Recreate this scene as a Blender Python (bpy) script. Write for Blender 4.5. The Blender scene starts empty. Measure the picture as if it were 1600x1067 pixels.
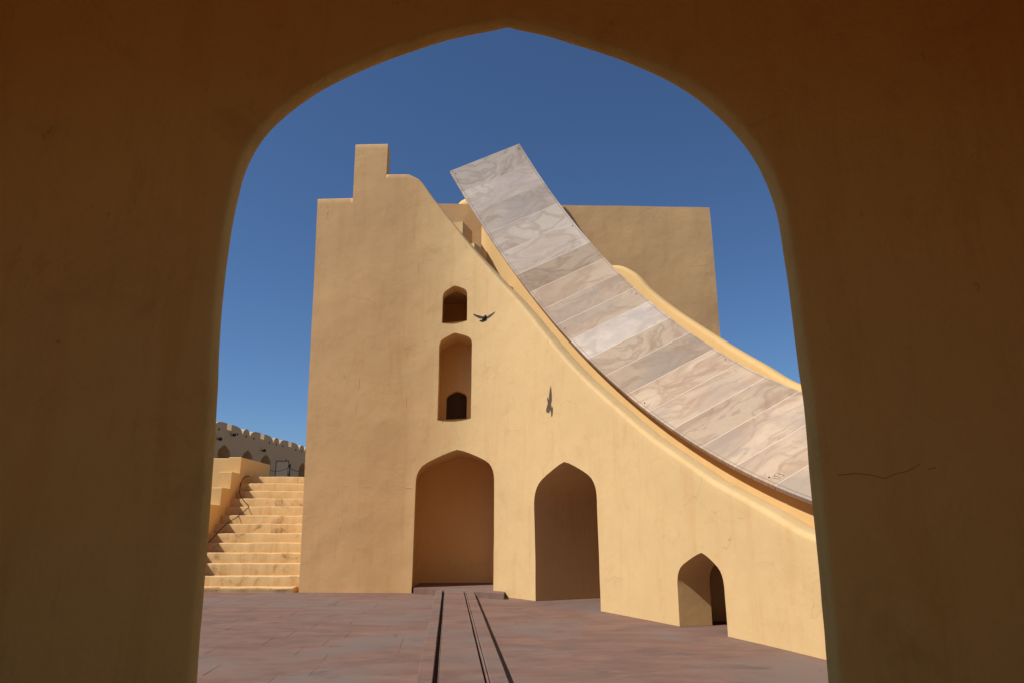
import bpy, math, random
import numpy as np
from mathutils import Vector, Matrix, noise
random.seed(7)
SC = bpy.context.scene
COL = SC.collection

# ------------------------------------------------------------------ camera
CAM_H = 1.72; PITCH = 0.268; F = 1067.0
cam_d = bpy.data.cameras.new('camera'); cam = bpy.data.objects.new('camera', cam_d); COL.objects.link(cam)
cam_d.sensor_width = 36.0; cam_d.lens = 36.0 * F / 1600.0
cam_d.clip_start = 0.05; cam_d.clip_end = 3000
cam.location = (0, 0, CAM_H); cam.rotation_euler = (math.pi / 2 + PITCH, 0, 0)
SC.camera = cam
# ------------------------------------------------------------------ sky, sun, exposure
SUN_DIR = Vector((0.80, 0.37, -1.0)).normalized()      # the way the light travels
EL = math.asin(-SUN_DIR.z)
world = bpy.data.worlds.new('World'); SC.world = world; world.use_nodes = True
nt = world.node_tree; nt.nodes.clear()
sky = nt.nodes.new('ShaderNodeTexSky'); sky.sky_type = 'NISHITA'; sky.sun_disc = False
sky.sun_elevation = EL; sky.sun_rotation = math.atan2(-SUN_DIR.x, -SUN_DIR.y)
sky.altitude = 400; sky.air_density = 1.0; sky.dust_density = 0.0; sky.ozone_density = 9.5
bg = nt.nodes.new('ShaderNodeBackground'); bg.inputs['Strength'].default_value = 0.093
wo = nt.nodes.new('ShaderNodeOutputWorld')
nt.links.new(sky.outputs[0], bg.inputs[0]); nt.links.new(bg.outputs[0], wo.inputs[0])
sun_d = bpy.data.lights.new('sun', 'SUN'); sun = bpy.data.objects.new('sun', sun_d); COL.objects.link(sun)
sun_d.energy = 4.7; sun_d.angle = math.radians(0.5); sun_d.color = (1.0, 0.96, 0.90)
sun.rotation_euler = SUN_DIR.to_track_quat('-Z', 'Y').to_euler(); sun.location = (-20, -8, 30)
SC.view_settings.view_transform = 'Standard'; SC.view_settings.look = 'None'
SC.view_settings.exposure = 0.0; SC.view_settings.gamma = 1.0; SC.view_settings.use_curve_mapping = False
SC.render.engine = 'CYCLES'
SC.cycles.max_bounces = 10; SC.cycles.diffuse_bounces = 8

# ------------------------------------------------------------------ helpers
CP, SP = math.cos(PITCH), math.sin(PITCH)
def ray(u, v):
    a = (u - 800) / F; b = -(v - 533.5) / F
    return Vector((a, CP - b * SP, SP + b * CP))
def on_z(u, v, z=0.0):
    r = ray(u, v); t = (z - CAM_H) / r.z
    return Vector((r.x * t, r.y * t, z))
def on_y(u, v, y):
    r = ray(u, v); t = y / r.y
    return Vector((r.x * t, y, CAM_H + r.z * t))
def mesh_obj(name, verts, faces, mat, parent=None, smooth=False):
    me = bpy.data.meshes.new(name); me.from_pydata([tuple(v) for v in verts], [], faces); me.update()
    if smooth:
        for p in me.polygons: p.use_smooth = True
    if mat: me.materials.append(mat)
    o = bpy.data.objects.new(name, me); COL.objects.link(o)
    if parent: o.parent = parent
    return o
def empty(name, loc=(0, 0, 0)):
    o = bpy.data.objects.new(name, None); COL.objects.link(o); o.location = loc; return o
def tag(o, label=None, cat=None, group=None, kind=None):
    if label: o['label'] = label
    if cat: o['category'] = cat
    if group: o['group'] = group
    if kind: o['kind'] = kind
    return o
class MB:
    def __init__(s): s.v = []; s.f = []
    def add(s, vs, fs):
        n = len(s.v); s.v += [Vector(q) for q in vs]; s.f += [tuple(i + n for i in f) for f in fs]; return n
    def quad(s, a, b, c, d): s.add([a, b, c, d], [(0, 1, 2, 3)])
    def box(s, x0, x1, y0, y1, z0, z1):
        s.add([(x0,y0,z0),(x1,y0,z0),(x1,y1,z0),(x0,y1,z0),(x0,y0,z1),(x1,y0,z1),(x1,y1,z1),(x0,y1,z1)],
              [(0,3,2,1),(4,5,6,7),(0,1,5,4),(1,2,6,5),(2,3,7,6),(3,0,4,7)])
    def bevbox(s, x0, x1, y0, y1, z0, z1, r=0.03):
        # box with chamfered top edges
        s.add([(x0,y0,z0),(x1,y0,z0),(x1,y1,z0),(x0,y1,z0),(x0,y0,z1-r),(x1,y0,z1-r),(x1,y1,z1-r),(x0,y1,z1-r),
               (x0+r,y0+r,z1),(x1-r,y0+r,z1),(x1-r,y1-r,z1),(x0+r,y1-r,z1)],
              [(0,3,2,1),(0,1,5,4),(1,2,6,5),(2,3,7,6),(3,0,4,7),(4,5,9,8),(5,6,10,9),(6,7,11,10),(7,4,8,11),(8,9,10,11)])
    def tube(s, pts, r, n=6, cap=True):
        pts = [Vector(p) for p in pts]; base = len(s.v)
        for i, p in enumerate(pts):
            t = (pts[min(i+1, len(pts)-1)] - pts[max(i-1, 0)]).normalized()
            a = t.cross(Vector((0.3, 0.2, 1)))
            a = a.normalized() if a.length > 1e-4 else Vector((1, 0, 0)); b = t.cross(a)
            rr = r[i] if isinstance(r, (list, tuple)) else r
            for k in range(n):
                w = 2 * math.pi * k / n; s.v.append(p + a * math.cos(w) * rr + b * math.sin(w) * rr)
        for i in range(len(pts) - 1):
            for k in range(n):
                k2 = (k + 1) % n
                s.f.append((base+i*n+k, base+i*n+k2, base+(i+1)*n+k2, base+(i+1)*n+k))
        if cap:
            s.f.append(tuple(base + k for k in range(n))[::-1]); s.f.append(tuple(base + (len(pts)-1)*n + k for k in range(n)))
    def build(s, name, mat, parent=None, smooth=False): return mesh_obj(name, s.v, s.f, mat, parent, smooth)
def catmull(P, n=12):
    P = [Vector(p) for p in P]; out = []
    Q = [P[0] * 2 - P[1]] + P + [P[-1] * 2 - P[-2]]
    for i in range(1, len(Q) - 2):
        for k in range(n):
            t = k / n; a, b, c, d = Q[i-1], Q[i], Q[i+1], Q[i+2]
            out.append(0.5 * ((2*b) + (c-a)*t + (2*a-5*b+4*c-d)*t*t + (3*b-a-3*c+d)*t**3))
    out.append(P[-1]); return out
def nz(p, sc, seed=0.0): return noise.noise(Vector(p) * sc + Vector((seed, seed * 1.7, seed * .3)))

# ------------------------------------------------------------------ materials
def new_mat(name):
    m = bpy.data.materials.new(name); m.use_nodes = True; n = m.node_tree; n.nodes.clear()
    out = n.nodes.new('ShaderNodeOutputMaterial'); b = n.nodes.new('ShaderNodeBsdfPrincipled')
    n.links.new(b.outputs[0], out.inputs[0]); b.inputs['Roughness'].default_value = 0.9
    b.inputs['Specular IOR Level'].default_value = 0.15
    return m, n, b
def N(n, t, **kw):
    o = n.nodes.new(t)
    for k, v in kw.items():
        if k in o.inputs.keys(): o.inputs[k].default_value = v
        else: setattr(o, k, v)
    return o
def tex_noise(n, vec, scale, detail=5, rough=.55, dist=0):
    t = N(n, 'ShaderNodeTexNoise', Scale=scale, Detail=detail, Roughness=rough, Distortion=dist)
    if vec is not None: n.links.new(vec, t.inputs['Vector'])
    return t.outputs['Fac']
def mapping(n, vec, scale=(1, 1, 1), loc=(0, 0, 0), rot=(0, 0, 0)):
    m = N(n, 'ShaderNodeMapping'); m.inputs['Scale'].default_value = scale; m.inputs['Location'].default_value = loc; m.inputs['Rotation'].default_value = rot
    n.links.new(vec, m.inputs[0]); return m.outputs[0]
def ramp(n, fac, stops):
    r = N(n, 'ShaderNodeValToRGB'); e = r.color_ramp.elements
    while len(e) < len(stops): e.new(0.5)
    for i, (p, c) in enumerate(stops): e[i].position = p; e[i].color = (*c, 1) if len(c) == 3 else c
    n.links.new(fac, r.inputs[0]); return r.outputs[0]
def mix(n, fac, a, b, mode='MIX'):
    m = N(n, 'ShaderNodeMix', data_type='RGBA', blend_type=mode)
    for s, x in ((m.inputs[0], fac), (m.inputs[6], a), (m.inputs[7], b)):
        if hasattr(x, 'links'): n.links.new(x, s)
        elif isinstance(x, (int, float)): s.default_value = x
        else: s.default_value = (*x, 1)
    return m.outputs[2]
def g3(v): return (v, v, v)
def math_n(n, op, a, b=None):
    m = N(n, 'ShaderNodeMath', operation=op)
    for s, x in ((m.inputs[0], a), (m.inputs[1], b)):
        if x is None: continue
        if hasattr(x, 'links'): n.links.new(x, s)
        else: s.default_value = x
    return m.outputs[0]
def plaster(name, col, var=.12, stain=.25, bump=.35, stain_col=(.62, .42, .30), grain=1.0, dirt=0.0, cracks=0.0, tint=None, specks=0.0):
    """lime-washed plaster: patchy wash, faint run-down streaks, trowel waves"""
    m, n, b = new_mat(name)
    geo = N(n, 'ShaderNodeTexCoord'); pos = geo.outputs['Object']
    big = tex_noise(n, pos, .55, 4, .6, .4); mid = tex_noise(n, pos, 3.2, 5, .6)
    st = tex_noise(n, mapping(n, pos, (2.2, 2.2, .22)), 1.6, 5, .65, .3)
    fine = tex_noise(n, pos, 38, 3, .6)
    c = mix(n, big, [x * (1 - var) for x in col], [min(1, x * (1 + var * .7)) for x in col])
    c = mix(n, ramp(n, mid, [(.35, g3(0)), (.75, g3(.45))]), c, [col[0] * .96, col[1] * .9, col[2] * .82])
    c = mix(n, math_n(n, 'MULTIPLY', ramp(n, st, [(.52, g3(0)), (.74, g3(1))]), stain), c, [col[0]*stain_col[0]*1.3, col[1]*stain_col[1]*1.45, col[2]*stain_col[2]*1.6])
    if dirt:
        dn = tex_noise(n, pos, 2.1, 6, .7, .8)
        c = mix(n, math_n(n, 'MULTIPLY', ramp(n, dn, [(.56, g3(0)), (.70, g3(1))]), dirt), c, [col[0]*.42, col[1]*.33, col[2]*.25])
    if tint:                                                  # peachier multiply tint towards the tower end, ragged edge
        sx = N(n, 'ShaderNodeSeparateXYZ'); n.links.new(pos, sx.inputs[0])
        wx = math_n(n, 'ADD', sx.outputs[0], math_n(n, 'MULTIPLY', tex_noise(n, pos, .9, 5, .6), 1.6))
        mr = N(n, 'ShaderNodeMapRange'); mr.inputs[1].default_value = -2.6; mr.inputs[2].default_value = -.6; mr.inputs[3].default_value = 1; mr.inputs[4].default_value = 0
        n.links.new(wx, mr.inputs[0]); c = mix(n, mr.outputs[0], c, tint, 'MULTIPLY')
    if specks:                                                # chips, scuffs and dark specks
        sp = math_n(n, 'MULTIPLY', ramp(n, tex_noise(n, mapping(n, pos, (1, 1, .6)), 11, 4, .7), [(.66, g3(0)), (.71, g3(1))]), ramp(n, tex_noise(n, pos, 1.3, 3, .6), [(.45, g3(.1)), (.65, g3(1))]))
        c = mix(n, math_n(n, 'MULTIPLY', sp, specks), c, [x * .4 for x in col])
        c = mix(n, math_n(n, 'MULTIPLY', ramp(n, tex_noise(n, mapping(n, pos, (3.5, 3.5, .7)), 2.4, 6, .75), [(.55, g3(0)), (.75, g3(1))]), specks * .5), c, [col[0] * .62, col[1] * .52, col[2] * .5])
    crk = None
    if cracks:
        wn = N(n, 'ShaderNodeTexNoise', Scale=2.2, Detail=4.0); n.links.new(pos, wn.inputs['Vector'])
        wv = N(n, 'ShaderNodeVectorMath', operation='SCALE'); wv.inputs['Scale'].default_value = .55; n.links.new(wn.outputs['Color'], wv.inputs[0])
        wa = N(n, 'ShaderNodeVectorMath', operation='ADD'); n.links.new(pos, wa.inputs[0]); n.links.new(wv.outputs[0], wa.inputs[1])
        vo = N(n, 'ShaderNodeTexVoronoi', feature='DISTANCE_TO_EDGE', Scale=.62); n.links.new(wa.outputs[0], vo.inputs['Vector'])
        crk = math_n(n, 'MULTIPLY', ramp(n, vo.outputs['Distance'], [(0, g3(1)), (.006, g3(0))]), ramp(n, tex_noise(n, pos, .8, 4, .6), [(.52, g3(0)), (.62, g3(1))]))
        c = mix(n, math_n(n, 'MULTIPLY', crk, cracks), c, [x * .45 for x in col])
    n.links.new(c, b.inputs['Base Color'])
    # relief: slow undulation, horizontal trowel marks, grain
    und = tex_noise(n, pos, 1.7, 3, .5); tr = tex_noise(n, mapping(n, pos, (1.0, 1.0, 1.5)), 3.6, 5, .55, .9)
    msk = ramp(n, tex_noise(n, pos, .45, 3, .6), [(.38, g3(.12)), (.66, g3(1))])
    lump = ramp(n, tex_noise(n, pos, 4.2, 3, .5, .5), [(.5, g3(0)), (.75, g3(1))])
    h = math_n(n, 'ADD', math_n(n, 'MULTIPLY', und, .75), math_n(n, 'ADD', math_n(n, 'MULTIPLY', math_n(n, 'ADD', math_n(n, 'MULTIPLY', tr, .30), math_n(n, 'MULTIPLY', lump, .12)), msk), math_n(n, 'MULTIPLY', fine, .06 * grain)))
    bp = N(n, 'ShaderNodeBump'); bp.inputs['Strength'].default_value = bump; bp.inputs['Distance'].default_value = .06
    n.links.new(h, bp.inputs['Height']); n.links.new(bp.outputs[0], b.inputs['Normal'])
    return m
OCHRE = (.69, .476, .228)
M_wall = plaster('ochre_plaster', OCHRE, .08, .30, .32, dirt=.14, cracks=.5, tint=(1.0, .90, .85))
M_back = plaster('peach_plaster', (.72, .455, .215), .08, .3, .36, dirt=.12)
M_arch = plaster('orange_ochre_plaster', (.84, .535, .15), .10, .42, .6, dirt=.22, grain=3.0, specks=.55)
M_yellow = plaster('bright_ochre_plaster', (.74, .49, .21), .07, .15, .15)
M_step = plaster('worn_step_plaster', (.68, .465, .22), .10, .6, .5, stain_col=(.55, .36, .22), dirt=.9)
M_far = plaster('sandy_wall_plaster', (.52, .37, .215), .08, .2, .3)
def simple(name, col, rough=.7, metal=0.0, nv=.15, sc=12):
    m, n, b = new_mat(name); tc = N(n, 'ShaderNodeTexCoord')
    f = tex_noise(n, tc.outputs['Object'], sc, 4)
    n.links.new(mix(n, f, [x * (1 - nv) for x in col], [min(1, x * (1 + nv)) for x in col]), b.inputs['Base Color'])
    b.inputs['Roughness'].default_value = rough; b.inputs['Metallic'].default_value = metal
    return m
M_iron = simple('dark_iron', (.03, .028, .026), .5, .6)
M_cable = simple('black_cable_rubber', (.035, .03, .028), .55)
M_dark = simple('dark_mortar', (.10, .065, .05), .95)
M_feather = simple('slate_grey_feathers', (.026, .021, .017), .9, 0, .35, 40)
M_wing = simple('pale_grey_wing_feathers', (.075, .058, .045), .9, 0, .4, 30)
M_grass = simple('lawn_grass', (.07, .12, .025), .8, 0, .5, 9)
M_line = simple('grey_brown_scribed_line', (.30, .25, .21), .9)
M_crack = simple('dirt_filled_crack', (.42, .235, .06), .95)
M_pale = simple('pale_lime_mortar', (.74, .62, .48), .9)
M_ink = simple('dark_engraved_mark', (.10, .085, .075), .9)
M_notice = simple('grey_painted_metal', (.17, .14, .11), .8)

def stone_mat():
    m, n, b = new_mat('red_sandstone_paving')
    tc = N(n, 'ShaderNodeTexCoord'); gm = N(n, 'ShaderNodeNewGeometry'); pos = gm.outputs['Position']
    oi = N(n, 'ShaderNodeObjectInfo')
    flat = mapping(n, pos, (1, 1, 0))
    big = tex_noise(n, flat, .35, 5, .65, .6); mid = tex_noise(n, mapping(n, flat, (.7, 1.6, 1)), 1.3, 6, .7, .5); fine = tex_noise(n, flat, 26, 4, .65)
    c = mix(n, ramp(n, mid, [(.3, g3(0)), (.7, g3(1))]), (.135, .076, .058), (.265, .152, .113))
    c = mix(n, ramp(n, big, [(.47, g3(0)), (.62, g3(.85))]), c, (.185, .148, .125))     # grey weathering
    spots = tex_noise(n, mapping(n, flat, (.8, 1.5, 1), (7, 3, 0)), 1.1, 6, .72, .9)
    c = mix(n, ramp(n, spots, [(.56, g3(0)), (.66, g3(.8))]), c, (.100, .082, .072))    # dark lichen stains
    c = mix(n, ramp(n, tex_noise(n, flat, .8, 5, .6, 1.1), [(.68, g3(0)), (.78, g3(.5))]), c, (.33, .25, .19))  # lime splashes
    c = mix(n, math_n(n, 'MULTIPLY', oi.outputs['Random'], .16), c, (.15, .09, .072))
    c = mix(n, math_n(n, 'MULTIPLY', fine, .35), c, (.25, .16, .125))
    n.links.new(c, b.inputs['Base Color']); b.inputs['Roughness'].default_value = .85
    bp = N(n, 'ShaderNodeBump'); bp.inputs['Strength'].default_value = .25; bp.inputs['Distance'].default_value = .02
    n.links.new(math_n(n, 'ADD', mid, math_n(n, 'MULTIPLY', fine, .3)), bp.inputs['Height']); n.links.new(bp.outputs[0], b.inputs['Normal'])
    return m
M_stone = stone_mat()
def marble_mat(name, pale_a, pale_b, dark, vein, grey):
    m, n, b = new_mat(name)
    tc = N(n, 'ShaderNodeTexCoord'); oi = N(n, 'ShaderNodeObjectInfo')
    cb = N(n, 'ShaderNodeCombineXYZ')
    for i, k in enumerate((37.0, 91.0, 53.0)): n.links.new(math_n(n, 'MULTIPLY', oi.outputs['Random'], k), cb.inputs[i])
    va = N(n, 'ShaderNodeVectorMath', operation='ADD'); n.links.new(tc.outputs['Object'], va.inputs[0]); n.links.new(cb.outputs[0], va.inputs[1])
    p = va.outputs[0]
    w1 = N(n, 'ShaderNodeTexNoise', Scale=.55, Detail=2.0, Roughness=.45); n.links.new(p, w1.inputs['Vector'])
    ws = N(n, 'ShaderNodeVectorMath', operation='SCALE'); ws.inputs['Scale'].default_value = 1.3; n.links.new(w1.outputs['Color'], ws.inputs[0])
    wp = N(n, 'ShaderNodeVectorMath', operation='ADD'); n.links.new(p, wp.inputs[0]); n.links.new(ws.outputs[0], wp.inputs[1]); q = wp.outputs[0]
    rnd = lambda k: math_n(n, 'FRACT', math_n(n, 'MULTIPLY', oi.outputs['Random'], k))
    band = tex_noise(n, mapping(n, q, (.38, 1.15, 1.0)), .75, 4, .5, .8)
    edge = tex_noise(n, mapping(n, q, (.36, 1.1, 1.0), (4, 1, 2)), 1.0, 5, .55, .9)
    cloud = tex_noise(n, p, .8, 4, .6); fine = tex_noise(n, p, 24, 4, .7); grainy = tex_noise(n, p, 6, 5, .7)
    r2 = rnd(17.3)
    pale = mix(n, r2, pale_a, pale_b)
    c = mix(n, ramp(n, band, [(.40, g3(0)), (.50, g3(.15)), (.56, g3(.75)), (.60, g3(.3)), (.70, g3(.9))]), pale, dark)
    c = mix(n, ramp(n, edge, [(.46, g3(0)), (.505, g3(.55)), (.53, g3(.05)), (1, g3(0))]), c, vein)
    c = mix(n, math_n(n, 'MULTIPLY', ramp(n, cloud, [(.42, g3(0)), (.62, g3(1))]), math_n(n, 'MULTIPLY', ramp(n, rnd(5.7), [(.45, g3(0)), (.6, g3(1))]), .75)), c, grey)
    c = mix(n, math_n(n, 'MULTIPLY', fine, .22), c, dark)
    c = mix(n, math_n(n, 'MULTIPLY', ramp(n, grainy, [(.45, g3(0)), (.7, g3(1))]), .22), c, dark)
    pit = tex_noise(n, p, 9, 6, .8, .5); pz = ramp(n, tex_noise(n, mapping(n, p, (1, 1, 1), (9, 9, 9)), .7, 2), [(.55, g3(0)), (.65, g3(1))])
    c = mix(n, math_n(n, 'MULTIPLY', math_n(n, 'MULTIPLY', ramp(n, pit, [(.60, g3(0)), (.66, g3(1))]), pz), .7), c, (.20, .15, .12))
    tone = math_n(n, 'ADD', .80, math_n(n, 'MULTIPLY', math_n(n, 'FRACT', math_n(n, 'MULTIPLY', oi.outputs['Random'], 7.1)), .40))
    hsv = N(n, 'ShaderNodeHueSaturation'); n.links.new(tone, hsv.inputs['Value']); n.links.new(c, hsv.inputs['Color'])
    n.links.new(hsv.outputs[0], b.inputs['Base Color']); b.inputs['Roughness'].default_value = .6; b.inputs['Specular IOR Level'].default_value = .3
    bp = N(n, 'ShaderNodeBump'); bp.inputs['Strength'].default_value = .12; bp.inputs['Distance'].default_value = .01
    n.links.new(math_n(n, 'ADD', fine, pit), bp.inputs['Height']); n.links.new(bp.outputs[0], b.inputs['Normal'])
    return m
M_marble = marble_mat('veined_tan_marble', (.60, .455, .315), (.50, .375, .255), (.36, .235, .15), (.29, .19, .12), (.33, .27, .215))
M_marble_grey = marble_mat('veined_pale_grey_marble', (.80, .67, .54), (.72, .60, .48), (.50, .37, .275), (.40, .30, .225), (.46, .40, .35))

# ------------------------------------------------------------------ generic wall: a sheet swept along a plan path, with arched openings
class Path:
    def __init__(s, pts, n=14, smooth=True):
        P = catmull([Vector((p[0], p[1], 0)) for p in pts], n) if smooth else [Vector((p[0], p[1], 0)) for p in pts]
        s.P = P; s.S = [0.0]
        for a, b in zip(P[:-1], P[1:]): s.S.append(s.S[-1] + (b - a).length)
    def at(s, d):
        d = max(0, min(s.S[-1] - 1e-6, d)); i = int(np.searchsorted(s.S, d, side='right')) - 1
        i = max(0, min(i, len(s.P) - 2)); t = (d - s.S[i]) / (s.S[i+1] - s.S[i]); return s.P[i].lerp(s.P[i+1], t)
    def tan(s, d):
        return (s.at(d + .15) - s.at(d - .15)).normalized()
    def nrm(s, d, side):                                    # horizontal normal away from the seen face
        t = s.tan(d); return Vector((-t.y, t.x, 0)) * side
    def hit(s, u, v):                                       # pixel -> (distance along, height)
        r = ray(u, v); best = None
        for i in range(len(s.P) - 1):
            a, b = s.P[i], s.P[i+1]; e = b - a
            det = -r.x * e.y + r.y * e.x
            if abs(det) < 1e-9: continue
            t = (-a.x * e.y + a.y * e.x) / det; k = (r.x * a.y - r.y * a.x) / det
            if -1e-4 <= k <= 1 + 1e-4 and t > 0 and (best is None or t < best[0]):
                best = (t, s.S[i] + k * (s.S[i+1] - s.S[i]))
        return best[1], CAM_H + r.z * best[0]
ARCH = [(1, 0), (.99, .14), (.965, .27), (.92, .39), (.85, .505), (.75, .60), (.62, .69), (.48, .775), (.32, .865), (.16, .945), (0, 1)]
def arch_h(t):
    t = abs(t)
    for (t1, h1), (t0, h0) in zip(ARCH[:-1], ARCH[1:]):
        if t0 <= t <= t1: return h0 + (h1 - h0) * (t - t0) / (t1 - t0)
    return 0
class Opening:
    def __init__(s, s0, s1, z0, zs, zt, apex=None): s.s0, s.s1, s.z0, s.zs, s.zt = s0, s1, z0, zs, zt; s.apex = apex if apex is not None else (s0 + s1) / 2
    def cols(s):
        ts = [t for t, _ in ARCH] ; L = [s.apex - t * (s.apex - s.s0) for t in ts]; R_ = [s.apex + t * (s.s1 - s.apex) for t in ts[::-1]][1:]
        return L + R_
    def top(s, d):
        t = (d - s.apex) / ((s.apex - s.s0) if d < s.apex else (s.s1 - s.apex)); return s.zs + (s.zt - s.zs) * arch_h(max(-1, min(1, t)))
def wall_face(path, cols, ztop, openings, pos, step=.16):
    """front sheet. pos(d,z) -> Vector; ztop(d, side) for the column; returns (MB, rings per opening)"""
    mb = MB(); cache = {}
    def vid(d, z):
        k = (round(d, 4), round(z, 4))
        if k not in cache: mb.v.append(pos(d, z)); cache[k] = len(mb.v) - 1
        return cache[k]
    for a, b in zip(cols[:-1], cols[1:]):
        m = (a + b) / 2
        ops = sorted([o for o in openings if o.s0 - 1e-6 <= m <= o.s1 + 1e-6], key=lambda o: o.z0)
        lo = [(0.0, 0.0)]; hi = []
        for o in ops:
            hi.append((o.z0, o.z0)); lo.append((o.top(a), o.top(b)))
        hi.append((ztop(a, 1), ztop(b, -1)))
        for (l0, l1), (h0, h1) in zip(lo, hi):
            if max(h0 - l0, h1 - l1) < 1e-3: continue
            n = max(1, int(round(max(h0 - l0, h1 - l1) / step)))
            for k in range(n):
                q = [vid(a, l0 + (h0-l0)*k/n), vid(b, l1 + (h1-l1)*k/n), vid(b, l1 + (h1-l1)*(k+1)/n), vid(a, l0 + (h0-l0)*(k+1)/n)]
                f = []
                for i in q:
                    if i not in f: f.append(i)
                if len(f) > 2: mb.f.append(tuple(f))
    return mb
def ring(o, pos, nside=10):
    """outline of an opening, counter-clockwise from lower left up over the arch to lower right"""
    L = [(o.s0, o.z0 + (o.zs - o.z0) * k / nside) for k in range(nside)]
    A = [(d, o.top(d)) for d in o.cols()]
    R_ = [(o.s1, o.zs - (o.zs - o.z0) * k / nside) for k in range(1, nside + 1)]
    return [pos(d, z) for d, z in L + A + R_]
def reveal(o, pos, vec, vec2=None, segs=4, back=True, floor=True, rnd=0.0):
    R0 = ring(o, pos); mb = MB(); n = len(R0); vec = Vector(vec)
    vs_ = [vec if vec2 is None else vec.lerp(Vector(vec2), ((p - R0[0]).dot(R0[-1] - R0[0])) / (R0[-1] - R0[0]).length_squared) for p in R0]
    for k in range(segs + 1): mb.v += [p + w * (k / segs) for p, w in zip(R0, vs_)]
    for k in range(segs):
        for i in range(n - 1): mb.f.append((k*n+i, k*n+i+1, (k+1)*n+i+1, (k+1)*n+i))
        if floor: mb.f.append((k*n+n-1, k*n, (k+1)*n, (k+1)*n+n-1))
    if back: mb.f.append(tuple(segs * n + i for i in range(n)))
    return mb
def chamber(o, pos, v0, depth, side, up, low=0.0):
    """dark room behind an opening: box wider than it; its front face is left open"""
    ctr_l, ctr_r = pos(o.s0, o.z0) + Vector(v0), pos(o.s1, o.z0) + Vector(v0)
    e = (ctr_r - ctr_l); e.z = 0; e.normalize(); d = Vector(v0); d.z = 0; d.normalize()
    z0 = o.z0 - low; z1 = o.zt + up
    fl, fr = ctr_l - e * side, ctr_r + e * side
    A = [Vector((p.x, p.y, z)) for p in (fl, fr, fr + d * depth, fl + d * depth) for z in (z0, z1)]
    mb = MB(); mb.add(A, [(0,2,4,6),(1,7,5,3),(2,3,5,4),(4,5,7,6),(6,7,1,0)])
    # front wall of the chamber round the opening
    R0 = [p + Vector(v0) * 1.0 for p in ring(o, pos)]; n = len(R0); out = []
    for i, p in enumerate(R0):
        k = i / (n - 1); w = (p - ctr_l).dot(e)
        out.append(Vector((fl.x, fl.y, p.z)) if p.z < o.zs - 1e-3 and i < n/2 else Vector((fr.x, fr.y, p.z)) if p.z < o.zs - 1e-3 else Vector((p.x, p.y, z1)))
    mb.add(R0 + out, [(i, i+1, n+i+1, n+i) for i in range(n - 1)])
    for q, sgn in ((fl, 1), (fr, -1)):
        a = out[9] if sgn > 0 else [p for p in out if abs(p.x - fr.x) + abs(p.y - fr.y) < 1e-6][0]
        b = [p for p in out if abs(p.z - z1) < 1e-6][0 if sgn > 0 else -1]
        mb.add([a, Vector((q.x, q.y, z1)), b], [(0, 1, 2)])
    return mb

# ================================================================== GROUND
g = MB(); g.quad((-400, -400, -.03), (400, -400, -.03), (400, 600, -.03), (-400, 600, -.03))
tag(g.build('ground', M_dark), kind='structure')
court = MB(); court.quad((-30, -12, -.004), (40, -12, -.004), (40, 40, -.004), (-30, 40, -.004))
pav = tag(court.build('pavement', M_stone), kind='structure')

# ================================================================== QUADRANT BUILDING
Cq = Vector((-0.7195, 6.0681, 13.2836 + CAM_H)); PSI = .1418; PH = .4687; R = 15.15; WID = 2.7041; DR = -.0725; TH0 = .1055
Wd = Vector((-math.sin(PSI), math.cos(PSI), 0)); Nd = Vector((math.cos(PSI), math.sin(PSI), 0))
Pd = Nd * math.cos(PH) + Vector((0, 0, math.sin(PH))); Dd = Nd * math.sin(PH) - Vector((0, 0, math.cos(PH)))
def arc(th, off=0.0, dr=0.0): return Cq + (Wd * math.cos(th) + Dd * math.sin(th)) * (R + dr + DR * off / WID) + Pd * off

quad_b = tag(empty('sundial_quadrant', (-6, 20.5, 0)), 'huge ochre plastered sundial quadrant with arched niches and curved marble scale', 'sundial')
def part(o, parent=quad_b):
    o.parent = parent
    o.matrix_parent_inverse = parent.matrix_world.inverted() if parent.type != 'EMPTY' else parent.matrix_basis.inverted()
    return o

BASE = [(-6.02, 20.46), (-4.4, 20.36), (-2.95, 20.30), (-1.62, 20.02), (-.46, 19.30), (.58, 18.12), (1.97, 15.83), (3.08, 13.5), (3.62, 12.19), (4.29, 10.17), (4.78, 8.2), (5.12, 6.3)]
SW = Path(BASE)
XMAX = SW.S[-1]
def s_of_x(x):
    for i in range(len(SW.P) - 1):
        if SW.P[i].x <= x <= SW.P[i+1].x: return SW.S[i] + (x - SW.P[i].x) / (SW.P[i+1].x - SW.P[i].x) * (SW.S[i+1] - SW.S[i])
    return 0 if x < SW.P[0].x else XMAX
def lean(x, z): return -.38 * (z / 12.2) * max(0, min(1, (-3 - x) / 3))
def unlean(xo, z): k = .38 * z / 12.2; return (xo - k) / (1 + k / 3) if xo < -3 else xo
def sw_pos(d, z, amp=.022):
    p = SW.at(d); nr = SW.nrm(d, 1)
    q = Vector((p.x + lean(p.x, z), p.y, z))
    a = nz(q, .55, 3.1) * amp + nz(q, 1.6, 9.2) * amp * .45
    return q + nr * a
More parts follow.
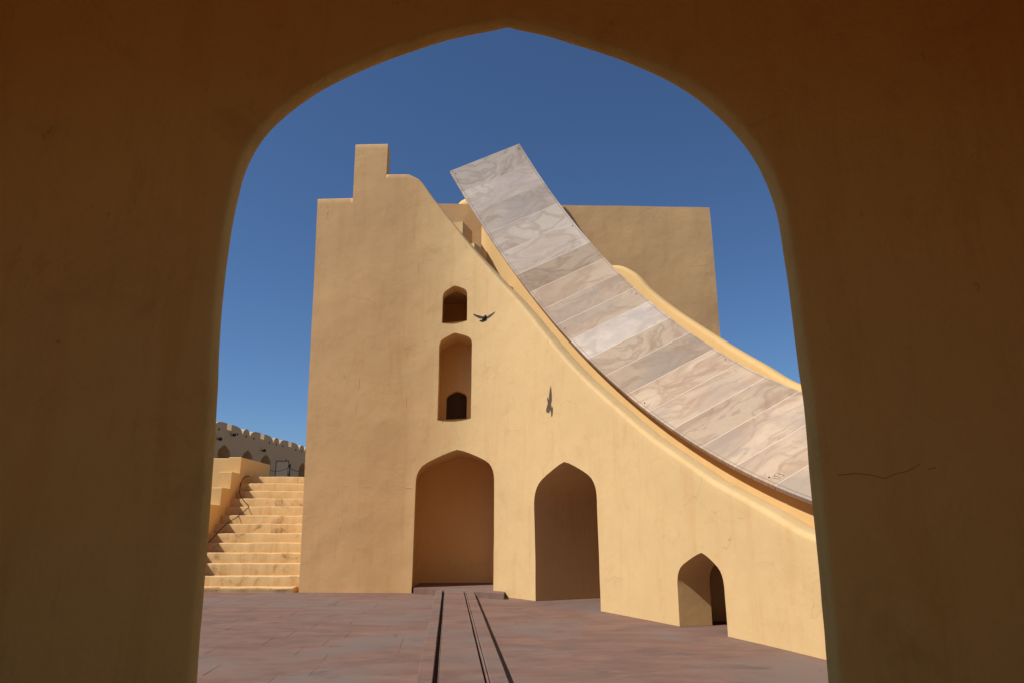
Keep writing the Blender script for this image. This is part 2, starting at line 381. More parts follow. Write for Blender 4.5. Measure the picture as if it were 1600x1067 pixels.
# top line of the wall
s1, s2, s3 = s_of_x(unlean(-5.245, 13.2)), s_of_x(unlean(-4.165, 13.6)), s_of_x(unlean(-3.42, 13.0))
s1, s2, s3 = round(s1, 4), round(s2, 4), round(s3, 4)
toppx = [(645, 275), (657, 282), (681, 314), (711, 353), (740, 390), (780, 437), (800, 459), (860, 532.5), (907, 585), (965, 639), (1010, 677), (1035, 695.6), (1103, 743), (1120, 753.7), (1198, 797), (1273, 838)]
TP = [(s3 - .02, 13.04), (s3 + .06, 13.03)] + [SW.hit(*p) for p in toppx]
TP = [TP[0]] + [p for a, p in zip(TP[:-1], TP[1:]) if p[0] > a[0] + .02]
print('top', [(round(a, 2), round(b, 2)) for a, b in TP], XMAX)
TP += [(XMAX - 2.0, 1.30), (XMAX, 1.12)]
_c = catmull([Vector((a, b, 0)) for a, b in TP], 10); _sx = [p.x for p in _c]; _sz = [p.y for p in _c]
def sw_top(d, side=0):
    if d < s1 - 1e-6 or (abs(d - s1) < 1e-6 and side < 0): return 12.20
    if d < s2 - 1e-6 or (abs(d - s2) < 1e-6 and side < 0): return 14.19
    if d < s3: return 13.04
    return float(np.interp(d, _sx, _sz))
def opening_px(path, uL, uR, vbL, vs, uA, vA, z0=None, vsR=None):
    a, zl = path.hit(uL, vbL); b, _ = path.hit(uR, vbL); c, zt = path.hit(uA, vA)
    zs = path.hit(uL, vs)[1]
    if vsR: zs = (zs + path.hit(uR, vsR)[1]) / 2
    return Opening(a, b, zl if z0 is None else z0, zs, zt, c)
O_niche = opening_px(SW, 643, 771, 925, 752, 714, 702, z0=0.0)
O_arch2 = opening_px(SW, 836.5, 938, 938, 775, 882, 721, z0=0.0, vsR=790)
O_arch3 = opening_px(SW, 1062, 1136, 978, 908, 1095, 863, z0=0.0, vsR=925)
O_big = opening_px(SW, 683, 735.5, 656, 542, 710, 520)
O_small = opening_px(SW, 690.5, 729.5, 505, 466, 710, 446.5)
OPS = [O_niche, O_arch2, O_arch3, O_big, O_small]
for o in OPS: print('opening', [round(x, 2) for x in (o.s0, o.s1, o.z0, o.zs, o.zt)], SW.at(o.s0)[:2], SW.at(o.s1)[:2])
RT = .10                                                     # rounded arris of the parapet
def rt_(d): k = max(0, min(1, (d - s3) / .9)); return .03 + (RT - .03) * k * k * (3 - 2 * k)
def face_top(d, side=0):
    return sw_top(d, side) - rt_(d)
cols = set(np.arange(0, XMAX, .14).round(4)); cols |= {round(x, 4) for x in (s1, s2, s3, XMAX)}
for o in OPS: cols |= {round(x, 4) for x in o.cols()}
cols = sorted(cols)
_k = [cols[0]]
keep = {round(x, 4) for o in OPS for x in o.cols()} | {round(x, 4) for x in (0, s1, s2, s3, XMAX)}
for c in cols[1:]:
    if c - _k[-1] < .03 and c not in keep: continue
    _k.append(c)
cols = _k
wf = wall_face(SW, cols, face_top, OPS, sw_pos)
# rounded top and back of the wall
TOWER_D = .5
def profile(d, side=0):
    zt = sw_top(d, side); nr = SW.nrm(d, 1); f = sw_pos(d, zt - .3); out = []
    if d > s3:
        t = .40; r = rt_(d)
        for k in range(0, 6):
            a = k / 5 * math.pi / 2; out.append((r * (1 - math.cos(a)), zt - r + r * math.sin(a)))
        for k in range(0, 5):
            a = k / 4 * math.pi / 2; out.append((t - r + r * math.sin(a), zt - r + r * math.cos(a)))
        out.append((t, zt - 1.0))
    else:
        t = TOWER_D; r = .03
        out += [(0, zt - r), (.009, zt - .009), (r, zt), (t * .3, zt), (t * .6, zt), (t - r, zt), (t, zt - r), (t, zt - 1.2), (t, zt*.5), (t, zt*.25), (t, 0), (t, 0)]
    res = []
    for i, (o, z) in enumerate(out):
        b = sw_pos(d, z); res.append(b + nr * o if d > s3 else b + Vector((0, 1, 0)) * o)
    return res
tops = MB()
for a, b in zip(cols[:-1], cols[1:]):
    if b <= s3 + 1e-6: pa, pb = profile(a, 1), profile(b, -1)
    elif a >= s3 - 1e-6: pa, pb = profile(a + (1e-4 if abs(a - s3) < 1e-6 else 0), 1), profile(b, -1)
    n = len(pa); tops.add(pa + pb, [(i, n + i, n + i + 1, i + 1) for i in range(n - 1)])
# vertical jogs of the tower outline and its end walls
for d, za, zb in ((s1, 12.20, 14.19), (s2, 14.19, 13.04)):
    lo, hi = min(za, zb) - .03, max(za, zb)
    n = 8
    for k in range(n):
        q0, q1 = lo + (hi - lo) * k / n, lo + (hi - lo) * (k + 1) / n
        A, B = sw_pos(d, q0), sw_pos(d, q1); tops.quad(A, B, B + Vector((0, TOWER_D, 0)), A + Vector((0, TOWER_D, 0)))
for k in range(76):
    q0, q1 = 12.17 * k / 76, 12.17 * (k + 1) / 76
    A, B = sw_pos(0, q0), sw_pos(0, q1); tops.quad(A, B, B + Vector((0, TOWER_D, 0)), A + Vector((0, TOWER_D, 0)))
A, B = sw_pos(s3, 0), sw_pos(s3, 13.0); tops.quad(A + Vector((0, .4, 0)), B + Vector((0, .4, 0)), B + Vector((0, TOWER_D, 0)), A + Vector((0, TOWER_D, 0)))
wf.add(tops.v, tops.f)
wf.box(-6.0, -3.45, 20.9, 24.2, 0, 11.9)
south = part(wf.build('south_wall', M_wall, None, True))
me = south.data
import bmesh
bm = bmesh.new(); bm.from_mesh(me); bmesh.ops.remove_doubles(bm, verts=bm.verts, dist=.0008); bmesh.ops.recalc_face_normals(bm, faces=bm.faces); bm.to_mesh(me); bm.free()
try: me.set_sharp_from_angle(angle=math.radians(50))
except Exception: pass

def ridge(px, r):
    pts = []
    for u, v in px:
        d, z = SW.hit(u, v); x = SW.at(d).x; d = s_of_x(unlean(x, z)); pts.append(sw_pos(d, z) + SW.nrm(d, 1) * r * .55)
    pts = catmull(pts, 4); pts = [p + Vector((nz(p, 6, 1), 0, nz(p, 6, 3))) * .035 for p in pts]
    n = len(pts); rr = [r * (.35 + .65 * math.sin(math.pi * (i + .3) / (n + .3))) * (.75 + .5 * nz(p, 5, 7)) for i, p in enumerate(pts)]
    mb = MB(); mb.tube(pts, rr, 6); part(mb.build('plaster_ridge', M_wall, None, True))
for px, r in (([(563, 562), (561, 600), (556, 640), (552, 690), (549, 720)], .022), ([(634, 572), (635, 610), (633, 655), (634, 700)], .018), ([(625, 575), (632, 568), (643, 572), (650, 566)], .016),
              ([(484, 753), (500, 757), (530, 760), (548, 757), (575, 761), (620, 759), (650, 764)], .016), ([(553, 330), (552, 390), (553, 450)], .012), ([(655, 350), (654, 420), (656, 460)], .012)): ridge(px, r)

def head(deg, d=1.0): a = math.radians(deg); return Vector((math.sin(a), math.cos(a), 0)) * d
def finish(mb, name, parent=quad_b, mat=M_wall, ang=35):
    o = mb.build(name, mat, None, True); b2 = bmesh.new(); b2.from_mesh(o.data); bmesh.ops.remove_doubles(b2, verts=b2.verts, dist=.0005); bmesh.ops.recalc_face_normals(b2, faces=b2.faces); b2.to_mesh(o.data); b2.free()
    o.data.set_sharp_from_angle(angle=math.radians(ang)); return part(o, parent)
# ground niche: its back wall stands square to the view of the courtyard
def niche_mesh(o, yb, heads):
    R0 = ring(o, sw_pos); n = len(R0); mb = MB(); mb.v += R0
    back = []; xa, xb = R0[0].x, R0[-1].x
    for p in R0:
        h = head(heads[0] + (heads[1] - heads[0]) * (p.x - xa) / (xb - xa)); t = (yb + .04 * (p.x + 1.6) - p.y) / h.y; back.append(p + h * t)
    for k in range(1, 5): mb.v += [a.lerp(b, k / 4) for a, b in zip(R0, back)]
    for k in range(4):
        for i in range(n - 1): mb.f.append((k*n+i, k*n+i+1, (k+1)*n+i+1, (k+1)*n+i))
    mb.f.append(tuple(4*n + i for i in range(n))); return mb
finish(niche_mesh(O_niche, 22.35, (-6.0, 9.0)), 'niche')
finish(reveal(O_arch2, sw_pos, head(65.0, 6.5), None, 8, floor=False), 'passage')
finish(reveal(O_arch3, sw_pos, head(77.0, .66), None, 3, back=False, floor=False), 'passage')
finish(chamber(O_arch3, sw_pos, head(77.0, .66), 2.4, .5, .25, .06), 'inner_chamber')
finish(reveal(O_small, sw_pos, head(-3, .55), head(9, .56), 3, back=False), 'window_recess')
finish(chamber(O_small, sw_pos, head(-3, .55), 2.4, .12, .05), 'inner_chamber')
finish(reveal(O_big, sw_pos, head(-3, 1.15), head(9, 1.16), 3, back=False), 'window_recess')
# big window: back wall with a small screened arch at its foot
V = head(-3, 1.15); V_r = head(9, 1.16); vb = (O_big.s0, O_big.s1)
def bigpos(d, z): return sw_pos(d, z) + V.lerp(V_r, (d - O_big.s0) / (O_big.s1 - O_big.s0))
w_ = O_big.s1 - O_big.s0; dz_ = O_big.zt - O_big.z0
O_in = Opening(O_big.s0 + w_ * .16, O_big.s1 - w_ * .32, O_big.z0 + .001, O_big.z0 + dz_ * .31, O_big.z0 + dz_ * .41)
bc = sorted({round(x, 4) for x in list(np.linspace(*vb, 9)) + O_in.cols() + O_big.cols()})
bk = MB()
for a, b in zip(bc[:-1], bc[1:]):
    m = (a + b) / 2
    inn = O_in.s0 < m < O_in.s1
    l0, l1 = (O_in.top(a), O_in.top(b)) if inn else (O_big.z0, O_big.z0)
    bk.quad(bigpos(a, l0), bigpos(b, l1), bigpos(b, O_big.top(b)), bigpos(a, O_big.top(a)))
finish(bk, 'window_back')
finish(reveal(O_in, bigpos, head(-3, .26), None, 2, back=False), 'screen_recess')
# jali: pierced screen = lattice of bars between the jambs
V2 = head(-3, .26)
def jpos(d, z): return bigpos(d, z) + V2
jw = O_in.s1 - O_in.s0; jal = MB(); fr = ring(O_in, jpos)
jal.tube(fr, .035, 5)
nb = 9
for k in range(-nb, nb * 3):
    for sgn in (1, -1):
        pts = []
        for q in range(60):
            d = O_in.s0 + jw * q / 59; z = O_in.z0 + (k * jw / nb) + sgn * (q / 59 - (0 if sgn > 0 else 1)) * jw * 1.2
            if O_in.z0 - .01 <= z <= O_in.top(d): pts.append(jpos(d, z))
        if len(pts) > 3: jal.tube([pts[0], pts[-1]], .0125, 4, False)
part(jal.build('jali_screen', M_dark, None))
finish(chamber(O_in, jpos, V2 * .6, 1.1, .1, .1), 'inner_chamber')

# small iron ring holes / weather spots are left to the plaster; now the curved support under the marble
TH1 = 1.52
def inset(th):
    t = max(0, min(1, (th - TH0) / .17)); return .24 + (1 - t) ** 1.7 * 1.15
sup = MB(); ths = np.linspace(TH0 + .012, TH1, 90); rows = []
for th in ths:
    L = arc(th, inset(th), .10); Rr = arc(th, WID - .16, .10)
    bl_, br_ = max(-.05, L.z - (2.2 if th < .8 else 1.0)), max(-.05, Rr.z - (3.4 if th < .8 else 1.6))
    row = [Vector((L.x, L.y, bl_ + (L.z - bl_) * k)) for k in (0, .2, .4, .6, .75, .88, 1)] + [Vector((Rr.x, Rr.y, br_ + (Rr.z - br_) * k)) for k in (1, .75, .5, .25, 0)]
    rows.append(row)
n = len(rows[0])
for r in rows: sup.v += r
for i in range(len(rows) - 1):
    for k in range(n - 1): sup.f.append((i*n+k, (i+1)*n+k, (i+1)*n+k+1, i*n+k+1))
sup.f.append(tuple(range(n))); sup.f.append(tuple((len(rows)-1)*n + k for k in range(n))[::-1])
finish(sup, 'arc_support', mat=M_yellow, ang=45)

# marble scale: one curved slab after another
dial = empty('marble_scale', arc(TH0)); dial.parent = quad_b; dial.matrix_parent_inverse = quad_b.matrix_basis.inverted()
seams = [TH0, .168, .230, .295, .357, .428, .485, .540, .594, .645, .710, .770, .837, .900, .964, .1e1 + .033, 1.108, 1.185, 1.25, 1.315, 1.38, 1.45, TH1]
THK = .085
for i, (a, b) in enumerate(zip(seams[:-1], seams[1:])):
    mb = MB(); ns = 8; j = random.uniform(-.0025, .0025); ga = .0086 / R
    e0 = .0 if i else 0.0
    for k in range(ns + 1):
        th = a + ga + (b - a - 2 * ga) * k / ns
        c = .006
        prof = [(0, THK), (0, c), (c, 0), (WID - c, 0), (WID, c), (WID, THK)]
        mb.v += [arc(th, o, d + j) for o, d in prof]
    m_ = 6
    for k in range(ns):
        for q in range(m_): q2 = (q + 1) % m_; mb.f.append((k*m_+q, (k+1)*m_+q, (k+1)*m_+q2, k*m_+q2))
    mb.f.append(tuple(range(m_))); mb.f.append(tuple(ns*m_ + q for q in range(m_))[::-1])
    ctr = arc((a + b) / 2, WID / 2)
    tm = (a + b) / 2; tz = (arc(tm, 0, -1) - arc(tm)).normalized(); ty = tz.cross(Pd); Mr = Matrix((Pd, ty, tz))     # rows: world -> slab axes
    mb.v = [Mr @ (v - ctr) for v in mb.v]
    o = mb.build('marble_slab', M_marble_grey if i < 5 or i == 9 else M_marble); b2 = bmesh.new(); b2.from_mesh(o.data); bmesh.ops.recalc_face_normals(b2, faces=b2.faces); b2.to_mesh(o.data); b2.free()
    o.parent = dial; o.rotation_euler = Mr.transposed().to_euler(); o.location = ctr - Vector(arc(TH0))
for th in seams[1:-1]:                                        # pale lime filling flush with the slabs
    mb = MB(); b_ = arc(TH0); h_ = .0085 / R
    A = [arc(th - h_, .004, -.0008), arc(th - h_, WID - .004, -.0008), arc(th + h_, WID - .004, -.0008), arc(th + h_, .004, -.0008)]
    B = [arc(th - h_, .004, .05), arc(th - h_, WID - .004, .05), arc(th + h_, WID - .004, .05), arc(th + h_, .004, .05)]
    mb.add([v - b_ for v in A + B], [(0,1,2,3),(7,6,5,4),(0,4,5,1),(1,5,6,2),(2,6,7,3),(3,7,4,0)]); o = mb.build('mortar_joint', M_pale); o.parent = dial
def ribbon(o0, o1, dr, name, mat, t0=TH0, t1=TH1, n=70):
    mb = MB()
    for k in range(n + 1):
        th = t0 + (t1 - t0) * k / n; mb.v += [arc(th, o0, dr + .004), arc(th, o0, dr), arc(th, o1, dr), arc(th, o1, dr + .004)]
    for k in range(n):
        for q in range(3): mb.f.append((k*4+q, k*4+q+1, (k+1)*4+q+1, (k+1)*4+q))
    return part(mb.build(name, mat, None), dial) if False else mb
def to_dial(mb, name, mat, kind=None):
    base = arc(TH0); mb.v = [v - base for v in mb.v]; o = mb.build(name, mat); o.parent = dial
    if kind: o['kind'] = kind
    return o
for o0 in (.060, WID - .072): to_dial(ribbon(o0, o0 + .012, -.0045, 'scribed_line', M_line), 'scribed_line', M_line)
# bed of mortar between slabs and support, set back
bed = MB()
for k in range(61):
    th = TH0 + .004 + (TH1 - TH0 - .008) * k / 60; bed.v += [arc(th, .03, .005), arc(th, WID - .03, .005), arc(th, WID - .03, .10), arc(th, .03, .10)]
for k in range(60):
    for q in range(4): q2 = (q+1) % 4; bed.f.append((k*4+q, (k+1)*4+q, (k+1)*4+q2, k*4+q2))
bed.f.append((3, 2, 1, 0)); bed.f.append((240, 241, 242, 243))
to_dial(bed, 'mortar_bed', M_pale)
# graduation ticks cut into the edge of the scale
tk = MB()
for k in range(int((TH1 - .62) / .0065)):
    th = .62 + k * .0065; ln = .05 if k % 5 else .075
    a, b = th, th + .0012
    A = [arc(a, -.002, .006), arc(b, -.002, .006), arc(b, -.002, ln), arc(a, -.002, ln)]
    tk.quad(*A)
to_dial(tk, 'graduation_marks', M_line, 'stuff')
# iron pins near the edges, every few slabs
def pin(th, off):
    mb = MB(); c = arc(th, off, .004); nr = (arc(th, off, -.1) - c).normalized(); mb.tube([c, c + nr * .016], .017, 8); to_dial(mb, 'iron_pin', M_iron)
for th in (TH0 + .012, .368, .612, .876, 1.165):
    pin(th, .13); pin(th, WID - .13)
# worn figure scratched near the lower edge
gl = MB(); strokes = [[(0, .02), (.03, .10), (.07, .10), (.08, .05), (.05, .0), (.10, -.02)], [(.13, .09), (.17, .10), (.16, .03), (.14, .0), (.19, .0)]]
for st in strokes: gl.tube([arc(1.168 + y * .10, .16 + x, -.001) for x, y in st], .005, 4)
to_dial(gl, 'scratched_figure', M_ink)

# flight of steps between the wall and the support
SUP = Path([tuple(arc(th, .24, .10)[:2]) for th in np.linspace(TH0 - .10, TH1, 60)], smooth=False)
spx = [(737, 361), (761, 394), (801, 449), (848, 509), (887, 557), (906, 579), (936, 612), (971, 641), (1006, 668), (1036, 691), (1068, 715), (1104, 741), (1142, 766), (1184, 790), (1230, 815)]
st = [SUP.hit(*p) for p in spx]
print('flight', [(round(a, 2), round(b, 2)) for a, b in st])
flight = empty('stair_flight', (0, 0, 0)); flight.parent = quad_b; flight.matrix_parent_inverse = quad_b.matrix_basis.inverted()
def wall_side(p):                                             # nearest point on the back of the parapet
    i = min(range(0, len(SW.P)), key=lambda k: (SW.P[k] - Vector((p.x, p.y, 0))).length); q = SW.P[i]; return q + (Vector((p.x, p.y, 0)) - q).normalized() * .34
for i, (d, z) in enumerate(st):
    du = st[i-1][0] if i else 0.0
    mb = MB(); dp = 1.2 if z > 4.5 else .7
    for k in range(5):
        b = SUP.at(du + (d - du) * k / 4); a = wall_side(b); e = (b - a).normalized(); b = b + e * .05
        mb.v += [Vector((a.x, a.y, z - dp)), Vector((b.x, b.y, z - dp)), Vector((b.x, b.y, z)), Vector((a.x, a.y, z))]
    for k in range(4):
        for q in range(4): q2 = (q+1) % 4; mb.f.append((k*4+q, (k+1)*4+q, (k+1)*4+q2, k*4+q2))
    mb.f.append((3, 2, 1, 0)); mb.f.append((16, 17, 18, 19))
    o = mb.build('step', M_wall); o.parent = flight
# back block behind the arc
bw = MB(); y0 = 22.2; bx0, bx1, bz = -3.6, 7.09, 12.84
nx, nzs = 60, 60
def bpos(x, z):
    q = Vector((x, y0 + .03 * (x - 2), z)); return q + Vector((0, 1, 0)) * (nz(q, .7, 5) * .03 + nz(q, 2.1, 2) * .012)
for i in range(nx + 1):
    for k in range(nzs + 1): bw.v.append(bpos(bx0 + (bx1 - bx0) * i / nx, bz * k / nzs))
for i in range(nx):
    for k in range(nzs): bw.f.append((i*(nzs+1)+k, (i+1)*(nzs+1)+k, (i+1)*(nzs+1)+k+1, i*(nzs+1)+k+1))
T3 = Vector((0, 2.4, 0))
tl = [i*(nzs+1)+nzs for i in range(nx+1)]
for i in range(nx): a, b = bw.v[tl[i]], bw.v[tl[i+1]]; bw.quad(a, b, b + T3, a + T3)
for k in range(nzs): a, b = bw.v[nx*(nzs+1)+k], bw.v[nx*(nzs+1)+k+1]; bw.quad(a, a + T3, b + T3, b)
a0, a1 = bpos(bx0, 0) + T3, bpos(bx1, 0) + T3; bw.quad(a1, a0, Vector((a0.x, a0.y, bz)), Vector((a1.x, a1.y, bz)))
finish(bw, 'back_block', mat=M_back, ang=50)
# rounded knob on its top
kn = MB(); kc = on_y(735, 330, 22.9); kr = .52
for i in range(9):
    a = i / 8 * math.pi / 2
    for k in range(20): w = 2 * math.pi * k / 20; kn.v.append(Vector((kc.x + kr*math.cos(a)*math.cos(w), kc.y + kr*math.cos(a)*math.sin(w), kc.z + kr*.85*math.sin(a))))
for i in range(8):
    for k in range(20): kn.f.append((i*20+k, i*20+(k+1) % 20, (i+1)*20+(k+1) % 20, (i+1)*20+k))
for k in range(20): kn.quad(kn.v[k], kn.v[(k+1) % 20], kn.v[(k+1) % 20] - Vector((0, 0, .8)), kn.v[k] - Vector((0, 0, .8)))
finish(kn, 'finial', mat=M_yellow)
# north parapet along the far edge
np_pts = [(arc(th, WID) + Nd * 1.0) for th in np.linspace(.25, TH1, 18)]
NP = Path([(p.x, p.y) for p in np_pts], 6)
npx = [(955, 413), (969, 414), (982, 420), (996, 430), (1019, 455), (1059, 487), (1128, 532.6), (1184, 566), (1249, 601.6)]
NT = [NP.hit(*p) for p in npx]; NT = [(NT[0][0] - 1.2, NT[0][1] + .05), (NT[0][0] - .4, NT[0][1] + .03)] + NT
print('north', [(round(a, 2), round(b, 2)) for a, b in NT], NP.S[-1])
NT += [(NT[-1][0] + 1.6, NT[-1][1] - .42), (NP.S[-1] + .01, NT[-1][1] - .9)]
nc = catmull([Vector((a, b, 0)) for a, b in NT], 8)
def np_top(d): return float(np.interp(d, [p.x for p in nc], [p.y for p in nc]))
pm = MB(); prow = []
for d in np.arange(max(0, NT[0][0]), NP.S[-1], .12):
    p = NP.at(d); nr = NP.nrm(d, 1); zt = np_top(d); r = .17; t = .42; row = []
    prof = [(0, 0), (0, zt*.5), (0, zt - 1.0)] + [(r*(1-math.cos(a)), zt - r + r*math.sin(a)) for a in np.linspace(0, math.pi/2, 6)] + [(t - r + r*math.sin(a), zt - r + r*math.cos(a)) for a in np.linspace(0, math.pi/2, 5)] + [(t, 0)]
    prow.append([Vector((p.x, p.y, 0)) + nr * o + Vector((0, 0, z)) for o, z in prof])
n = len(prow[0])
for r_ in prow: pm.v += r_
for i in range(len(prow) - 1):
    for k in range(n - 1): pm.f.append((i*n+k, (i+1)*n+k, (i+1)*n+k+1, i*n+k+1))
pm.f.append(tuple(range(n))); pm.f.append(tuple((len(prow)-1)*n + k for k in range(n))[::-1])
finish(pm, 'north_parapet', mat=M_yellow, ang=50)

# ================================================================== CAUSEWAY (low stone walk with two channels)
cw = tag(empty('stone_causeway', (-1.5, 20, 0)), 'low red stone walk with two narrow channels leading to the big niche', 'walkway')
HC = .14
c0, c1 = Vector((-1.60, 20.10, 0)), Vector((-.10, 3.2, 0)); ax = (c0 - c1).normalized(); rt = Vector((ax.y, -ax.x, 0)); LEN = (c0 - c1).length
def cpt(a, l, z): p = c1 + ax * l + rt * a; return Vector((p.x, p.y, z))
def cstrip(a0, a1, z, name, l0=0, l1=LEN, segs=24, zb=-.02, mat=M_stone):
    mb = MB(); r = .008
    for k in range(segs + 1):
        l = l0 + (l1 - l0) * k / segs; jx = random.uniform(-.003, .003)
        mb.v += [cpt(a0, l, zb), cpt(a0 + jx*.5, l, z - r), cpt(a0 + r + jx*.5, l, z), cpt(a1 - r + jx, l, z), cpt(a1 + jx, l, z - r), cpt(a1, l, zb)]
    for k in range(segs):
        for q in range(5): mb.f.append((k*6+q, (k+1)*6+q, (k+1)*6+q+1, k*6+q+1))
    mb.f.append(tuple(range(6))); mb.f.append(tuple(segs*6+q for q in range(6))[::-1])
    o = mb.build(name, mat); b2 = bmesh.new(); b2.from_mesh(o.data); bmesh.ops.recalc_face_normals(b2, faces=b2.faces); b2.to_mesh(o.data); b2.free(); return part(o, cw)
cstrip(-.50, -.325, HC - .004, 'kerb'); cstrip(.30, .50, HC, 'kerb', segs=30)
cstrip(.268, .292, HC - .002, 'channel_lip', mat=M_stone)
cstrip(-.262, .24, HC - .001, 'slab_bed')
cstrip(-.272, -.264, HC, 'channel_lip')
# landing before the niche
ld = MB(); P1 = on_z(640.5, 922, HC); P2 = on_z(787, 927, HC); Q2 = Vector((P2.x + .15, 22.6, HC)); Q1 = Vector((P1.x - .1, 22.6, HC))
P1.y = 20.12
pts = [P1, P2, Q2, Q1]
for p in pts: p.z = HC + .004
ld.v += [Vector((p.x, p.y, -.02)) for p in pts] + pts; ld.f += [(0,1,5,4),(1,2,6,5),(3,0,4,7),(4,5,6,7)]
part(ld.build('landing', M_stone), cw)

# paving stones of the court
random.seed(21)
cwl = lambda y: c1.x + (c0.x - c1.x) * (y - c1.y) / (c0.y - c1.y)
yy = 3.3; row = 0
def swx(y):                                                  # wall foot at this y
    for a, b in zip(SW.P[:-1], SW.P[1:]):
        if b.y <= y <= a.y and a.y > b.y: return a.x + (b.x - a.x) * (a.y - y) / (a.y - b.y)
    return -6.0 if y > 20.3 else 5.2
cnt = 0
while yy < 20.2:
    dy = random.uniform(.62, 1.05); y1 = min(yy + dy, 20.28)
    for lo, hi in ((-10.5, None), (None, 'w')):
        x = lo if lo is not None else cwl((yy+y1)/2) + .52
        end = cwl((yy + y1) / 2) - .52 if hi is None else swx(y1) - .02
        if lo is not None: x += random.uniform(0, .8) - .8
        while x < end - .1:
            w = random.uniform(.75, 1.7); x1 = min(x + w, end)
            if end - x1 < .35: x1 = end
            sl = [(a - yy, b) for a, b in ((yy, 0), (y1, 0))]
            k0 = (cwl(yy) - cwl((yy+y1)/2)); k1 = (cwl(y1) - cwl((yy+y1)/2))
            g_ = .0015; zt = random.uniform(-.0012, .0012)
            j = [random.uniform(-.006, .006) for _ in range(4)]
            A = [(x+g_+k0+j[0], yy+g_), (x1-g_+k0+j[1], yy+g_), (x1-g_+k1+j[2], y1-g_), (x+g_+k1+j[3], y1-g_)]
            mb = MB(); r = .0018
            cx_, cy_ = sum(a for a, _ in A)/4, sum(b for _, b in A)/4
            mb.v += [Vector((a, b, -.03)) for a, b in A] + [Vector((a, b, zt - .0015)) for a, b in A] + [Vector((a + (r if a < cx_ else -r), b + (r if b < cy_ else -r), zt)) for a, b in A]
            mb.f += [(0,1,5,4),(1,2,6,5),(2,3,7,6),(3,0,4,7),(4,5,9,8),(5,6,10,9),(6,7,11,10),(7,4,8,11),(8,9,10,11)]
            o = mb.build('flagstone', M_stone, pav); cnt += 1
            x = x1
    yy = y1; row += 1
print('flagstones', cnt)

# ================================================================== STAIRCASE ON THE LEFT
stair = tag(empty('courtyard_staircase', (-8, 20.4, 0)), 'worn ochre plastered staircase with stepped side parapet beside the tall tower', 'staircase')
nose = [916.9, 899.4, 879.8, 863.3, 847.4, 832.4, 817.9, 804.5, 790.7, 778.4, 766.4, 754.6, 744.3]
SX0, SX1, G0, GO = -9.48, -6.03, 20.48, .345
zn = []
for k, v in enumerate(nose):
    y = G0 + GO * k; r = ray(430, v); zn.append(CAM_H + r.z * y / r.y)
zn = [max(.12, z) for z in zn]; print('steps', [round(z, 2) for z in zn])
for k, z in enumerate(zn):
    y = G0 + GO * k; x1 = SX1 + .5 if k else SX1 - .16
    if k: x1 = SX1 - .01
    x0 = SX0 - .6 if k < 2 else SX0 - .05
    nx = 44; mb = MB(); zb = -.02 if k == 0 else zn[k-1] - .25
    depth = GO + .12 if k < len(zn) - 1 else 1.6
    for i in range(nx + 1):
        x = x0 + (x1 - x0) * i / nx
        jy = nz((x, k * 3.1, 0), 1.9) * .028 + nz((x, k * 7.7, 4), 6.5) * .012; jz = nz((x, k * 5.3, 9), 1.6) * .018 + nz((x, k * 2.3, 2), 7.0) * .009
        rr = .028 + .014 * nz((x, k, 5), 3)
        mb.v += [Vector((x, y + .02 + jy*.3, zb)), Vector((x, y + .012 + jy*.8, (zb + z) * .5)), Vector((x, y + jy, z - rr + jz)), Vector((x, y + rr*.35 + jy, z - rr*.3 + jz)), Vector((x, y + rr*1.1 + jy, z + jz)), Vector((x, y + depth, z + jz * .4)), Vector((x, y + depth, zb))]
    m_ = 7
    for i in range(nx):
        for q in range(m_ - 1): mb.f.append((i*m_+q, (i+1)*m_+q, (i+1)*m_+q+1, i*m_+q+1))
    mb.f.append(tuple(range(m_))); mb.f.append(tuple(nx*m_+q for q in range(m_))[::-1])
    finish(mb, 'step', stair, M_step, 60)
# stepped parapet: each block two steps high
for k in range(7):
    mb = MB(); zt = 4.16 - .56 * k; yf = 24.14 - .69 * k; yb = 27.0 if k == 0 else 24.14 - .69 * (k - 1) + .02
    mb.bevbox(SX0 - .44, SX0 + .004 * (k % 3), yf, yb + .1, -.02, zt, .018)
    finish(mb, 'parapet_block', stair, M_yellow, 30)
mb = MB(); mb.bevbox(-16, SX0 - .443, 24.42, 27.2, -.02, 4.15, .02); finish(mb, 'terrace_wall', stair, M_yellow, 30)
# cable lying over the steps
def on_flight(u, v):
    r = ray(u, v); sl = (zn[-1] - zn[0]) / (GO * 12)          # plane through the nosings
    t = (zn[0] + .03 - sl * G0 - CAM_H) / (r.z - sl * r.y); return Vector((r.x*t, r.y*t, CAM_H + r.z*t))
cpx = [(390, 743.5), (386, 743.3), (381, 746), (376, 756), (374.5, 766), (376, 774), (382, 783), (388.5, 790.5), (380, 799.5), (368, 809), (356, 816), (342, 829), (333, 840), (325, 847.5)]
cp_ = [on_flight(*p) for p in cpx]
mb = MB(); mb.tube(catmull(cp_, 6), .013, 6); tag(mb.build('cable', M_cable, None, True), 'thin dark cable trailing down over the ochre steps', 'cable')
# terrace behind the stairs, with lawn
tr = MB(); tr.box(-60, -2.5, 25.6, 120, 0, 3.36); tag(tr.build('terrace', M_far), kind='structure')
gr = MB(); random.seed(5)
for i in range(5200):
    x = random.uniform(-13.5, -7); y = random.uniform(27.3, 30.5); h_ = random.uniform(.05, .16); w = .012; a = random.uniform(0, 3.14)
    dx, dy = math.cos(a) * w, math.sin(a) * w; lx, ly = random.uniform(-.05, .05), random.uniform(-.05, .05)
    gr.add([(x-dx, y-dy, 3.35), (x+dx, y+dy, 3.35), (x+lx, y+ly, 3.36 + h_ + .12)], [(0, 1, 2)])
tag(gr.build('lawn', M_grass), 'green lawn edge growing at the head of the stairs', 'grass', kind='stuff')
